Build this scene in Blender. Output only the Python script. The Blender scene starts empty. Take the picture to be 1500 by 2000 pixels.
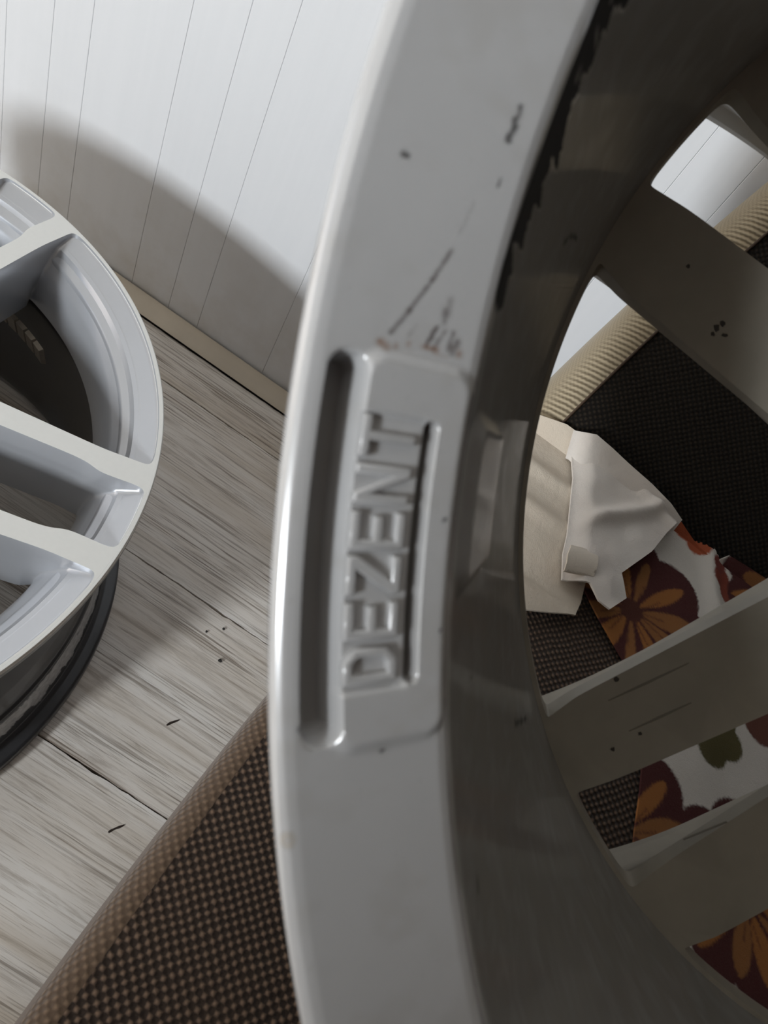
import bpy, bmesh, math, random
import numpy as np
from mathutils import Matrix, Vector
from mathutils.geometry import delaunay_2d_cdt

# ------------------------------------------------------------------ camera, light, exposure
scn = bpy.context.scene
COL = scn.collection
# camera axes in the world (rows: world X, Y, Z; columns: right, down, forward)
B = np.array([[0.820759525, 0.568882783, 0.052212850],
              [0.397767774, -0.634690306, 0.662532273],
              [0.410042193, -0.523011085, -0.747211353]])
CAM_H = 0.601
cd = bpy.data.cameras.new('camera')
cam = bpy.data.objects.new('camera', cd)
COL.objects.link(cam)
cam.matrix_world = Matrix([[B[0, 0], -B[0, 1], -B[0, 2], 0], [B[1, 0], -B[1, 1], -B[1, 2], 0],
                           [B[2, 0], -B[2, 1], -B[2, 2], CAM_H], [0, 0, 0, 1]])
cd.sensor_fit = 'VERTICAL'
cd.sensor_height = 36.0
cd.lens = 27.0
cd.clip_start = 0.01
cd.clip_end = 40
cd.dof.use_dof = True
cd.dof.focus_distance = 0.48
cd.dof.aperture_fstop = 30.0
scn.camera = cam

world = bpy.data.worlds.new('world')
scn.world = world
world.use_nodes = True
wn = world.node_tree.nodes['Background']
wn.inputs['Color'].default_value = (0.62, 0.74, 0.95, 1)
wn.inputs['Strength'].default_value = 1.0


def area_light(name, loc, target, sx, sy, power, color):
    l = bpy.data.lights.new(name, 'AREA')
    l.shape = 'RECTANGLE'
    l.size, l.size_y = sx, sy
    l.energy = power
    l.color = color
    o = bpy.data.objects.new(name, l)
    o.location = loc
    o.rotation_euler = (Vector(target) - Vector(loc)).to_track_quat('-Z', 'Y').to_euler()
    COL.objects.link(o)
    return o


area_light('window_daylight', (-1.10, -2.40, 1.08), (-0.30, 0.588, 0.16), 0.30, 0.40, 69, (0.90, 0.955, 1.0))
area_light('side_fill', (-2.12, -0.75, 0.56), (-0.3, 0.1, 0.2), 1.0, 0.6, 4.2, (1.0, 0.82, 0.62))  # added warm fill lamp; no window is known on this side

vs = scn.view_settings
scn.display_settings.display_device = 'sRGB'
vs.view_transform = 'Standard'
vs.look = 'None'
vs.exposure = 0.0
vs.gamma = 1.0
vs.use_curve_mapping = False
scn.cycles.use_denoising = True
scn.cycles.max_bounces = 8
scn.cycles.diffuse_bounces = 5
scn.cycles.sample_clamp_indirect = 1.5
scn.cycles.blur_glossy = 1.0

rnd = random.Random(7)
NR = np.random.RandomState(11)


# ------------------------------------------------------------------ helpers
def mesh_from(name, verts, faces, mats=(), mat_idx=None, smooth=True, sharp=None, uv=None, tint=None):
    me = bpy.data.meshes.new(name)
    me.from_pydata([tuple(map(float, v)) for v in verts], [], [tuple(map(int, f)) for f in faces])
    for m in mats:
        me.materials.append(m)
    if mat_idx is not None:
        me.polygons.foreach_set('material_index', np.asarray(mat_idx, dtype=np.int32))
    me.polygons.foreach_set('use_smooth', np.full(len(me.polygons), smooth, dtype=bool))
    if uv is not None:
        lay = me.uv_layers.new(name='UVMap')
        li = np.empty(len(me.loops), dtype=np.int32)
        me.loops.foreach_get('vertex_index', li)
        lay.data.foreach_set('uv', np.asarray(uv, dtype=np.float32)[li].ravel())
    if tint is not None:
        at = me.color_attributes.new('tint', 'FLOAT_COLOR', 'POINT')
        c = np.ones((len(verts), 4), dtype=np.float32)
        c[:, :3] = tint
        at.data.foreach_set('color', c.ravel())
    me.validate()
    me.update()
    if sharp:
        me.set_sharp_from_angle(angle=math.radians(sharp))
    return me


def obj(name, me, parent=None, **props):
    o = bpy.data.objects.new(name, me)
    COL.objects.link(o)
    if parent is not None:
        o.parent = parent
    for k, v in props.items():
        o[k] = v
    return o


def empty(name, label, cat, matrix, group=None):
    o = bpy.data.objects.new(name, None)
    COL.objects.link(o)
    o.empty_display_size = 0.05
    o.matrix_world = matrix
    o['label'] = label
    o['category'] = cat
    if group:
        o['group'] = group
    return o


def fix_normals(me):
    bm = bmesh.new()
    bm.from_mesh(me)
    bmesh.ops.recalc_face_normals(bm, faces=bm.faces)
    bm.to_mesh(me)
    bm.free()


def boxes_mesh(name, boxes, mat):
    vs_, fs_ = [], []
    for (x0, x1, y0, y1, z0, z1) in boxes:
        b = len(vs_)
        vs_ += [(x0, y0, z0), (x1, y0, z0), (x1, y1, z0), (x0, y1, z0), (x0, y0, z1), (x1, y0, z1), (x1, y1, z1), (x0, y1, z1)]
        fs_ += [tuple(b + i for i in f) for f in ((0, 3, 2, 1), (4, 5, 6, 7), (0, 1, 5, 4), (1, 2, 6, 5), (2, 3, 7, 6), (3, 0, 4, 7))]
    return mesh_from(name, vs_, fs_, [mat], smooth=False)


def grid_faces(n, m, wrap_n=False):
    """quads of a vertex grid with n rows and m columns (index i*m+j)"""
    i = np.arange(n if wrap_n else n - 1)
    j = np.arange(m - 1)
    I, J = np.meshgrid(i, j, indexing='ij')
    I2 = (I + 1) % n
    return np.stack([I * m + J, I2 * m + J, I2 * m + J + 1, I * m + J + 1], -1).reshape(-1, 4)


# ------------------------------------------------------------------ materials
class NT:
    def __init__(self, name):
        self.m = bpy.data.materials.new(name)
        self.m.use_nodes = True
        self.t = self.m.node_tree
        self.b = self.t.nodes['Principled BSDF']

    def n(self, typ, **kw):
        nd = self.t.nodes.new(typ)
        for k, v in kw.items():
            setattr(nd, k, v)
        return nd

    def l(self, a, b):
        self.t.links.new(a, b)

    def val(self, sock, v):
        if hasattr(v, 'is_linked') or isinstance(v, bpy.types.NodeSocket):
            self.l(v, sock)
        else:
            sock.default_value = v

    def math(self, op, a, b=0.0, c=None, clamp=False):
        nd = self.n('ShaderNodeMath', operation=op, use_clamp=clamp)
        self.val(nd.inputs[0], a)
        self.val(nd.inputs[1], b)
        if c is not None:
            self.val(nd.inputs[2], c)
        return nd.outputs[0]

    def mix(self, f, a, b, blend='MIX'):
        nd = self.n('ShaderNodeMix', data_type='RGBA', blend_type=blend)
        self.val(nd.inputs[0], f)
        self.val(nd.inputs[6], a if isinstance(a, bpy.types.NodeSocket) else (*a, 1))
        self.val(nd.inputs[7], b if isinstance(b, bpy.types.NodeSocket) else (*b, 1))
        return nd.outputs[2]

    def noise(self, vec, scale, detail=3.0, rough=0.55, dist=0.0):
        nd = self.n('ShaderNodeTexNoise')
        if vec is not None:
            self.l(vec, nd.inputs['Vector'])
        nd.inputs['Scale'].default_value = scale
        nd.inputs['Detail'].default_value = detail
        nd.inputs['Roughness'].default_value = rough
        nd.inputs['Distortion'].default_value = dist
        return nd.outputs['Fac']

    def ramp(self, f, stops):
        nd = self.n('ShaderNodeValToRGB')
        self.val(nd.inputs[0], f)
        el = nd.color_ramp.elements
        el[0].position, el[0].color = stops[0][0], (*stops[0][1], 1)
        el[1].position, el[1].color = stops[-1][0], (*stops[-1][1], 1)
        for p, c in stops[1:-1]:
            e = el.new(p)
            e.color = (*c, 1)
        return nd.outputs[0]

    def maprange(self, v, a, b, c=0.0, d=1.0):
        nd = self.n('ShaderNodeMapRange')
        self.val(nd.inputs[0], v)
        for i, x in enumerate((a, b, c, d)):
            nd.inputs[i + 1].default_value = x
        return nd.outputs[0]

    def coords(self, kind='Object', scale=None):
        o = self.n('ShaderNodeTexCoord').outputs[kind]
        if scale is None:
            return o
        mp = self.n('ShaderNodeMapping')
        self.l(o, mp.inputs['Vector'])
        mp.inputs['Scale'].default_value = scale
        return mp.outputs['Vector']

    def bump(self, h, strength, dist=0.001):
        nd = self.n('ShaderNodeBump')
        nd.inputs['Strength'].default_value = strength
        nd.inputs['Distance'].default_value = dist
        self.l(h, nd.inputs['Height'])
        self.l(nd.outputs['Normal'], self.b.inputs['Normal'])

    def set(self, **kw):
        for k, v in kw.items():
            s = self.b.inputs[k.replace('_', ' ')]
            if isinstance(v, tuple) and len(v) == 3:
                v = (*v, 1)
            self.val(s, v)
        return self


def simple(name, color, rough=0.6, metal=0.0, noise=0.0, nscale=40.0, spec=0.5):
    t = NT(name)
    if noise:
        f = t.noise(t.coords(), nscale, 4)
        c = t.mix(f, tuple(x * (1 - noise) for x in color), tuple(min(1, x * (1 + noise)) for x in color))
        t.set(Base_Color=c)
    else:
        t.set(Base_Color=color)
    t.set(Roughness=rough, Metallic=metal, Specular_IOR_Level=spec)
    return t.m


def paint(name, color, rough=0.36, metal=0.35, coat=0.3, vary=0.12):
    """metallic wheel lacquer; the 'tint' attribute carries chips, scratches, stains and painted shade"""
    t = NT(name)
    at = t.n('ShaderNodeAttribute', attribute_name='tint')
    f = t.noise(t.coords(), 55, 5, 0.6)
    base = t.mix(f, tuple(x * (1 - vary) for x in color), tuple(min(1, x * (1 + vary)) for x in color))
    c = t.mix(1.0, base, at.outputs['Color'], 'MULTIPLY')
    t.set(Base_Color=c)
    sep = t.n('ShaderNodeSeparateColor')
    t.l(at.outputs['Color'], sep.inputs[0])
    clean = t.maprange(sep.outputs[0], 0.25, 0.9, 0.0, 1.0)
    r = t.math('ADD', t.math('MULTIPLY', clean, rough - 0.85), 0.85)
    t.set(Roughness=r, Metallic=t.math('MULTIPLY', clean, metal),
          Coat_Weight=t.math('MULTIPLY', clean, coat), Coat_Roughness=0.09)
    return t.m


M_SILVER = paint('silver_lacquer', (0.50, 0.51, 0.535), 0.28, 0.5, 0.4, 0.03)
M_DUSTY = paint('dusty_silver_lacquer', (0.56, 0.555, 0.555), 0.22, 0.12, 0.85, 0.06)
M_DUSTY_SPOKE = paint('brake_dust_lacquer', (0.34, 0.315, 0.27), 0.55, 0.1, 0.1, 0.16)
M_BLACK = paint('black_barrel_lacquer', (0.045, 0.046, 0.05), 0.38, 0.2, 0.3, 0.2)
M_MACH = simple('machined_alloy', (0.80, 0.795, 0.76), 0.42, 0.25, 0.03, 300)
M_LEAD = simple('weight_zinc', (0.36, 0.31, 0.25), 0.6, 0.3, 0.2, 120)


def fabric(name, c0, c1, pitch, ribs=False, bstr=0.6):
    t = NT(name)
    uv = t.coords('UV')
    wob = t.noise(uv, 90, 2)
    sp = t.n('ShaderNodeSeparateXYZ')
    t.l(uv, sp.inputs[0])
    w = t.math('MULTIPLY', t.math('SUBTRACT', wob, 0.5), 0.0016)
    u = t.math('ADD', sp.outputs[0], w)
    v = t.math('SUBTRACT', sp.outputs[1], w)
    k = math.pi / pitch
    su = t.math('SINE', t.math('MULTIPLY', u, k))
    sv = t.math('SINE', t.math('MULTIPLY', v, k))
    if ribs:
        # corded weave: ribs run across the band, strongest at the seam side
        ph = t.math('ADD', t.math('MULTIPLY', sp.outputs[1], 2 * math.pi / 0.0034), t.math('MULTIPLY', sp.outputs[0], 130.0))
        s = t.math('SINE', t.math('ADD', ph, t.math('MULTIPLY', wob, 3.2)))
        amp = t.maprange(sp.outputs[0], 0.010, 0.026, 1.0, 0.0)
        h = t.math('ADD', t.math('MULTIPLY', t.math('MULTIPLY', s, amp), 0.5), 0.62)
        h = t.math('ADD', h, t.math('MULTIPLY', t.math('MULTIPLY', su, sv), 0.12))
    else:
        h = t.math('ADD', t.math('MULTIPLY', t.math('MULTIPLY', su, sv), 0.5), 0.5)
    fuzz = t.noise(uv, 1400, 3, 0.7)
    patch = t.noise(uv, 18, 3)
    hh = t.math('ADD', t.math('MULTIPLY', h, 0.8), t.math('MULTIPLY', fuzz, 0.3))
    col = t.mix(t.maprange(hh, 0.52, 1.0) if not ribs else t.maprange(hh, 0.3, 0.95), c0, c1)
    col = t.mix(t.math('MULTIPLY', patch, 0.35), col, tuple(x * 0.55 for x in c1))
    t.set(Base_Color=col, Roughness=0.95, Specular_IOR_Level=0.15)
    t.b.inputs['Sheen Weight'].default_value = 0.15
    t.b.inputs['Sheen Roughness'].default_value = 0.5
    t.bump(hh, bstr, 0.0012)
    return t.m


M_WEAVE = fabric('brown_basket_weave', (0.009, 0.006, 0.005), (0.25, 0.165, 0.112), 0.0021, bstr=1.0)
M_WEAVE_SHADED = fabric('shaded_brown_weave', (0.005, 0.004, 0.003), (0.040, 0.029, 0.019), 0.0021, bstr=0.8)  # copy of the seat weave with shade put into its colour
M_BAND = fabric('lit_corded_weave', (0.13, 0.098, 0.06), (0.48, 0.40, 0.275), 0.0016, ribs=True, bstr=0.5)  # light on the end band put into the sofa weave's colour
M_EDGE = fabric('brown_edge_weave', (0.085, 0.056, 0.037), (0.20, 0.135, 0.088), 0.0021, bstr=0.5)


def cloth_mat(name):
    t = NT(name)
    at = t.n('ShaderNodeAttribute', attribute_name='tint')
    fine = t.noise(t.coords(), 1500, 2)
    c = t.mix(t.math('MULTIPLY', fine, 0.12), at.outputs['Color'], (0.35, 0.30, 0.26))
    t.set(Base_Color=c, Roughness=0.9, Specular_IOR_Level=0.2)
    t.bump(t.math('ADD', fine, t.math('MULTIPLY', t.noise(t.coords(), 160, 4), 2.0)), 0.35, 0.0008)
    return t.m


M_CLOTH = cloth_mat('printed_cotton')


def wood_plank():
    t = NT('whitewashed_oak_laminate')
    oi = t.n('ShaderNodeObjectInfo')
    geo = t.n('ShaderNodeNewGeometry')
    mp = t.n('ShaderNodeVectorMath', operation='MULTIPLY')
    t.l(geo.outputs['Position'], mp.inputs[0])
    mp.inputs[1].default_value = (1.6, 26.0, 1.0)
    off = t.n('ShaderNodeVectorMath', operation='ADD')
    t.l(mp.outputs[0], off.inputs[0])
    rv = t.n('ShaderNodeCombineXYZ')
    t.l(t.math('MULTIPLY', oi.outputs['Random'], 37.0), rv.inputs[0])
    t.l(t.math('MULTIPLY', oi.outputs['Random'], 91.0), rv.inputs[1])
    t.l(rv.outputs[0], off.inputs[1])
    p = off.outputs[0]
    tone = t.noise(p, 1.2, 4, 0.6, 0.4)
    grain = t.noise(p, 5.5, 7, 0.72, 0.7)
    mp2 = t.n('ShaderNodeVectorMath', operation='MULTIPLY')
    t.l(p, mp2.inputs[0])
    mp2.inputs[1].default_value = (1.4, 5.0, 1.0)
    streak = t.noise(mp2.outputs[0], 3.4, 4, 0.65, 0.3)
    zone = t.noise(p, 0.9, 2, 0.5, 0.6)
    base = t.ramp(tone, [(0.30, (0.62, 0.54, 0.45)), (0.5, (0.78, 0.72, 0.655)), (0.72, (0.86, 0.825, 0.78))])
    c = t.mix(t.maprange(grain, 0.50, 0.68, 0.0, 0.65), base, (0.33, 0.265, 0.205))
    sm = t.math('MULTIPLY', t.maprange(streak, 0.52, 0.62), t.maprange(zone, 0.38, 0.58))
    mp3 = t.n('ShaderNodeVectorMath', operation='MULTIPLY')
    t.l(p, mp3.inputs[0])
    mp3.inputs[1].default_value = (5.0, 12.0, 1.0)
    hair = t.noise(mp3.outputs[0], 3.0, 3, 0.6, 0.2)
    c = t.mix(t.maprange(hair, 0.56, 0.66, 0.0, 0.55), c, (0.36, 0.29, 0.23))
    c = t.mix(t.math('MULTIPLY', sm, 0.85), c, (0.17, 0.125, 0.09))
    t.set(Base_Color=c, Roughness=0.55, Specular_IOR_Level=0.35)
    t.bump(t.math('SUBTRACT', 1.0, t.math('ADD', t.math('MULTIPLY', sm, 0.6), t.math('MULTIPLY', grain, 0.4))), 0.35, 0.0006)
    return t.m


M_PLANK = wood_plank()
M_SUB = simple('dark_joint', (0.035, 0.024, 0.018), 0.9)


def wall_panel_mat():
    t = NT('white_pvc_panel')
    geo = t.n('ShaderNodeNewGeometry')
    mp = t.n('ShaderNodeVectorMath', operation='MULTIPLY')
    t.l(geo.outputs['Position'], mp.inputs[0])
    mp.inputs[1].default_value = (30.0, 30.0, 1.2)
    f = t.noise(mp.outputs[0], 3.0, 4)
    blotch = t.noise(geo.outputs['Position'], 14, 4, 0.6)
    c = t.mix(f, (0.70, 0.71, 0.725), (0.76, 0.765, 0.78))
    # patches of brown close to the floor
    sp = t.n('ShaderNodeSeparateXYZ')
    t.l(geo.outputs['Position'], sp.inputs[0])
    low = t.math('MULTIPLY', t.maprange(blotch, 0.45, 0.72), t.maprange(sp.outputs[2], 0.17, 0.01))
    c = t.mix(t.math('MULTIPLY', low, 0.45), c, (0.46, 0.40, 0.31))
    t.set(Base_Color=c, Roughness=0.42, Specular_IOR_Level=0.4)
    t.bump(f, 0.08, 0.0005)
    return t.m


M_PANEL = wall_panel_mat()
M_PLASTER = simple('white_plaster', (0.72, 0.69, 0.64), 0.8, 0, 0.05, 6)
M_TRIM = simple('beige_floor_trim', (0.60, 0.53, 0.43), 0.5, 0, 0.16, 25)
M_FRAME = simple('white_window_frame', (0.8, 0.8, 0.8), 0.4)
M_FOOT = simple('dark_wood_foot', (0.06, 0.035, 0.02), 0.5, 0, 0.2, 30)
M_DEBRIS = simple('dark_bark', (0.030, 0.017, 0.012), 0.8, 0, 0.3, 300)
M_GUM = simple('dark_grit', (0.02, 0.017, 0.014), 0.8)

# ------------------------------------------------------------------ room
WALL = 0.588
X0, X1, Y0 = -2.2, 2.3, -2.46
floor = obj('floor', boxes_mesh('floor', [(X0, X1, Y0, WALL + .1, -0.05, -0.009)], M_SUB), kind='structure')


def plank(x0, x1, y0, y1, seed):
    r = random.Random(seed)
    visible = x1 > -0.5 and x0 < 0.25 and y1 > -0.1
    step = 0.006 if visible else 0.2

    def edge(ya, xs, sgn):
        out = []
        chip = 0.0
        for x in xs:
            j = r.random() * 0.0007
            if visible:
                if r.random() < 0.05:
                    chip = r.uniform(0.0008, 0.0026)
                chip *= 0.62
            out.append((x, ya + sgn * (0.0002 + j + chip)))
        return out
    n = max(2, int((x1 - x0) / step))
    xs = [x0 + (x1 - x0) * i / n for i in range(n + 1)]
    ring = edge(y0, xs, 1) + edge(y1, xs[::-1], -1)
    ring = [(min(max(x, x0 + 0.0004), x1 - 0.0004), y) for x, y in ring]
    k = len(ring)
    vs_ = [(x, y, 0.0) for x, y in ring] + [(x, y, -0.0088) for x, y in ring]
    fs_ = [tuple(range(k))] + [(i, k + i, k + (i + 1) % k, (i + 1) % k) for i in range(k)]
    return mesh_from('floor_plank', vs_, fs_, [M_PLANK], smooth=False)


y = 0.510 + 0.176
rows = []
edges_y = [WALL - 0.0235, 0.5095, 0.3290, 0.1660, 0.0]
while edges_y[-1] > Y0 + 0.17:
    edges_y.append(edges_y[-1] - 0.17)
edges_y.append(Y0)
for i in range(len(edges_y) - 1):
    yb, ya = edges_y[i], edges_y[i + 1]
    off = -1.30 + (i * 0.47) % 0.9
    xs = [X0]
    xx = X0 + 0.35 + (i * 0.53) % 1.1
    while xx < X1 - 0.05:
        # keep butt joints out of the clear patch of floor that the photograph shows
        if -0.40 < xx < 0.06 and yb > -0.05:
            xx = 0.30
        xs.append(xx)
        xx += 1.29
    xs.append(X1)
    for a_, b_ in zip(xs[:-1], xs[1:]):
        obj('floor_plank', plank(a_, b_, ya, yb, rnd.randrange(10 ** 6)), floor)

# wall behind, clad with narrow panels of three widths
wall_front = obj('wall_front', boxes_mesh('wall_front', [(X0, X1, WALL + 0.004, WALL + 0.12, 0, 2.5)], M_PLASTER), kind='structure')
WID = [0.0840, 0.0460, 0.0365]


def wall_panel(w):
    h, d, b, g = 2.5, 0.0012, 0.0004, 0.00008
    prof_ = [(g, d), (g, b * 0.8), (g + b, 0), (w - g - b, 0), (w - g, b * 0.8), (w - g, d)]
    vs_ = [(x, y_, 0.0) for x, y_ in prof_] + [(x, y_, h) for x, y_ in prof_]
    n = len(prof_)
    fs_ = [(i, i + 1, n + i + 1, n + i) for i in range(n - 1)]
    return mesh_from('wall_panel', vs_, fs_, [M_PANEL], smooth=False)


panel_me = [wall_panel(w) for w in WID]
x = -0.3995 - 11 * sum(WID)
k = 0
while x < X1:
    o = obj('wall_panel', panel_me[k % 3], wall_front)
    o.location = (x, WALL, 0)
    x += WID[k % 3]
    k += 1

tp = [(WALL - 0.0028, 0.0), (WALL - 0.0028, 0.0118), (WALL - 0.0040, 0.0128), (WALL - 0.011, 0.0116), (WALL - 0.0125, 0.0104), (WALL - 0.0190, 0.0090), (WALL - 0.0235, 0.0058), (WALL - 0.0250, 0.0040), (WALL - 0.0235, 0.0028), (WALL - 0.006, 0.0028)]
nx = 24
vs_, fs_ = [], []
for i in range(nx + 1):
    xx = X0 + (X1 - X0) * i / nx
    vs_ += [(xx, a_, b_) for a_, b_ in tp]
m_ = len(tp)
for i in range(nx):
    fs_ += [(i * m_ + j, i * m_ + j + 1, (i + 1) * m_ + j + 1, (i + 1) * m_ + j) for j in range(m_ - 1)]
obj('baseboard_front', mesh_from('baseboard_front', vs_, fs_, [M_TRIM], sharp=35), kind='structure')
obj('ceiling', boxes_mesh('ceiling', [(X0, X1, Y0, WALL + .1, 2.5, 2.6)], M_PLASTER), kind='structure')
obj('wall_right', boxes_mesh('wall_right', [(X1, X1 + .1, Y0, WALL + .1, 0, 2.5)], M_PLASTER), kind='structure')
obj('wall_left', boxes_mesh('wall_left', [(X0 - .1, X0, Y0, -1.35, 0, 2.5), (X0 - .1, X0, -0.15, WALL + .1, 0, 2.5),
                                          (X0 - .1, X0, -1.35, -0.15, 0, 0.22), (X0 - .1, X0, -1.35, -0.15, 1.28, 2.5)], M_PLASTER), kind='structure')
obj('wall_back', boxes_mesh('wall_back', [(X0, -1.42, Y0 - .1, Y0, 0, 2.5), (-0.78, X1, Y0 - .1, Y0, 0, 2.5),
                                          (-1.42, -0.78, Y0 - .1, Y0, 0, 0.73), (-1.42, -0.78, Y0 - .1, Y0, 1.43, 2.5)], M_PLASTER), kind='structure')
M_LIGHT_BLOCK = simple('light_block_brown', (0.10, 0.06, 0.04), 0.6, 0, 0.25, 12)
obj('light_block_wall', boxes_mesh('light_block_wall', [(-0.297, X1, -0.72, -0.66, 0, 2.5)], M_LIGHT_BLOCK), kind='structure')  # added unseen wall that keeps the window light off the sofa
obj('window_1', boxes_mesh('window_1', [(-1.42, -1.38, Y0 - .07, Y0 - .02, .73, 1.43), (-.82, -.78, Y0 - .07, Y0 - .02, .73, 1.43),
                                        (-1.38, -.82, Y0 - .07, Y0 - .02, .73, .77), (-1.38, -.82, Y0 - .07, Y0 - .02, 1.39, 1.43)], M_FRAME), kind='structure')
obj('fill_lamp_frame', boxes_mesh('fill_lamp_frame', [(X0 - .07, X0 - .02, -1.35, -1.31, .22, 1.28), (X0 - .07, X0 - .02, -.19, -.15, .22, 1.28),
                                        (X0 - .07, X0 - .02, -1.31, -.19, .22, .26), (X0 - .07, X0 - .02, -1.31, -.19, 1.24, 1.28)], M_FRAME), kind='structure')  # added frame round the side fill lamp

# ------------------------------------------------------------------ sofa
SEAT = 0.303
GJ = 0.387                    # where the back cushion meets the seat
KB = (0.691, 0.7229)          # direction of the reclined back cushion in the (Y, Z) plane
sofa = empty('sofa', 'low brown woven sofa with corded edge coloured as lit, reclined back cushion against white wall', 'sofa', Matrix.Translation((1.0, 0.05, 0.0)))
SO = np.array([1.0, 0.05, 0.0])


def edge_x(g):
    g = np.maximum(g, 0)
    return 0.0093 + 0.05 * g + 0.2 * g * g


# seat cushion: rounded left edge, woven top
gs = np.concatenate([np.linspace(-0.62, -0.06, 20), np.linspace(-0.05, 0.56, 80)])
# top surface
tx = np.concatenate([np.linspace(0.0, 0.3, 40), np.linspace(0.32, 2.0, 20)])
V, U = [], []
for g in gs:
    e = edge_x(g) + 0.009
    sag = 0.0
    for t_ in tx:
        X = e + t_
        V.append((X, g, SEAT - 0.0015 * math.exp(-t_ * 60)))
        U.append((X, g))
top_me = mesh_from('seat_top', np.array(V) - SO, grid_faces(len(gs), len(tx))[:, ::-1], [M_WEAVE], uv=U)
# rounded edge band then side
ang = np.radians(np.linspace(90, 180, 12))
V, U = [], []
for g in gs:
    e = edge_x(g)
    row = [(e + 0.009 + 0.009 * math.cos(a_), SEAT - 0.0015 - 0.013 + 0.013 * math.sin(a_)) for a_ in ang]
    row += [(e, SEAT - 0.06), (e + 0.002, 0.17)]
    acc = 0
    pr = None
    for (X, Z) in row:
        if pr:
            acc += math.hypot(X - pr[0], Z - pr[1])
        pr = (X, Z)
        V.append((X, g, Z))
        U.append((acc, g))
edge_me = mesh_from('edge_band', np.array(V) - SO, grid_faces(len(gs), len(row)), [M_EDGE], uv=U)
o_seat = obj('seat_cushion', top_me, sofa, label='dark brown basket-weave seat top with light thread dots')
obj('edge_band', edge_me, sofa, label='tan brown rounded edge band of the seat')
# base box with recessed plinth and front
bv = boxes_mesh('base', [(0.078, 2.02, -0.615, 0.556, 0.05, 0.17), (0.078, 2.02, -0.615, 0.40, 0.17, 0.299), (0.03, 2.02, -0.625, -0.615, 0.05, 0.30)], M_EDGE)
lay = bv.uv_layers.new(name='UVMap')
for p_ in bv.polygons:
    for li in p_.loop_indices:
        co = bv.vertices[bv.loops[li].vertex_index].co
        n_ = p_.normal
        lay.data[li].uv = (co.y, co.z) if abs(n_.x) > .5 else ((co.x, co.z) if abs(n_.y) > .5 else (co.x, co.y))
bv.transform(Matrix.Translation(-Vector(SO)))
obj('base', bv, sofa)
for (fx, fy) in ((0.14, -0.55), (0.14, 0.5), (1.94, -0.55), (1.94, 0.5)):
    V, F = [], []
    for zz, rr in ((0.0, 0.018), (0.02, 0.020), (0.05, 0.027)):
        for q in range(12):
            V.append((fx + rr * math.cos(q * math.pi / 6), fy + rr * math.sin(q * math.pi / 6), zz))
    for i in range(2):
        F += [(i * 12 + q, i * 12 + (q + 1) % 12, (i + 1) * 12 + (q + 1) % 12, (i + 1) * 12 + q) for q in range(12)]
    F.append(tuple(range(11, -1, -1)))
    obj('foot', mesh_from('foot', np.array(V) - SO, F, [M_FOOT]), sofa)


def back_pt(X, s, n):
    """point of the back cushion: s along the recline, n into the cushion"""
    return (X, GJ + KB[0] * s + KB[1] * n, SEAT + KB[1] * s - KB[0] * n)


def seam_x(s):
    return 0.0825 + 0.16 * s + 0.25 * max(s, 0) ** 2


ss = np.linspace(-0.012, 0.235, 60)
fx = np.concatenate([np.linspace(0, 0.3, 24), np.linspace(0.33, 1.9, 16)])
V, U = [], []
for s in ss:
    for t_ in fx:
        X = seam_x(s) + t_
        V.append(back_pt(X, s, -0.0012 * (1 - math.exp(-t_ * 90))))
        U.append((X, s))
obj('back_cushion', mesh_from('back_cushion', np.array(V) - SO, grid_faces(len(ss), len(fx)), [M_WEAVE_SHADED], uv=U), sofa,
    label='brown woven front of the back cushion, shade put into its colour')
V, U = [], []
ba = np.radians(np.linspace(0, 90, 14))
for s in ss:
    row = [(seam_x(s), 0.0008), (seam_x(s) - 0.0006, -0.0012)]
    row += [(seam_x(s) - 0.0012 - 0.0215 * math.sin(a_), -0.0012 + 0.030 * (1 - math.cos(a_))) for a_ in ba]
    row += [(seam_x(s) - 0.0220, 0.042)]
    acc, pr = 0, None
    for (X, n_) in row:
        if pr:
            acc += math.hypot(X - pr[0], n_ - pr[1])
        pr = (X, n_)
        V.append(back_pt(X, s, n_))
        U.append((acc, s))
obj('boxing_band', mesh_from('boxing_band', np.array(V) - SO, grid_faces(len(ss), len(row))[:, ::-1], [M_BAND], uv=U), sofa,
    label='corded end band of the back cushion, light put into its beige')
# top edge and back of the back cushion
V, U = [], []
xs_ = np.linspace(0, 1.9, 30)
prof_b = [(0.235, 0.0), (0.239, 0.006), (0.240, 0.016), (0.236, 0.030), (0.225, 0.041), (-0.012, 0.042)]
for t_ in xs_:
    for (s, n_) in prof_b:
        V.append(back_pt(seam_x(s) - 0.02 * (n_ / 0.042) + t_, s, n_))
        U.append((t_, s + n_))
obj('back_panel', mesh_from('back_panel', np.array(V) - SO, grid_faces(len(xs_), len(prof_b)), [M_WEAVE_SHADED], uv=U), sofa)
# piping along the seam
V = []
for i, s in enumerate(ss):
    for q in range(6):
        a_ = q * math.pi / 3
        V.append(back_pt(seam_x(s) - 0.0004 + 0.0011 * math.cos(a_), s, -0.0006 + 0.0011 * math.sin(a_)))
F = [(i * 6 + q, i * 6 + (q + 1) % 6, (i + 1) * 6 + (q + 1) % 6, (i + 1) * 6 + q) for i in range(len(ss) - 1) for q in range(6)]
obj('seam_piping', mesh_from('seam_piping', np.array(V) - SO, F, [M_FOOT]), sofa)

# ------------------------------------------------------------------ wheels
R2 = lambda p: math.hypot(p[0], p[1])
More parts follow.
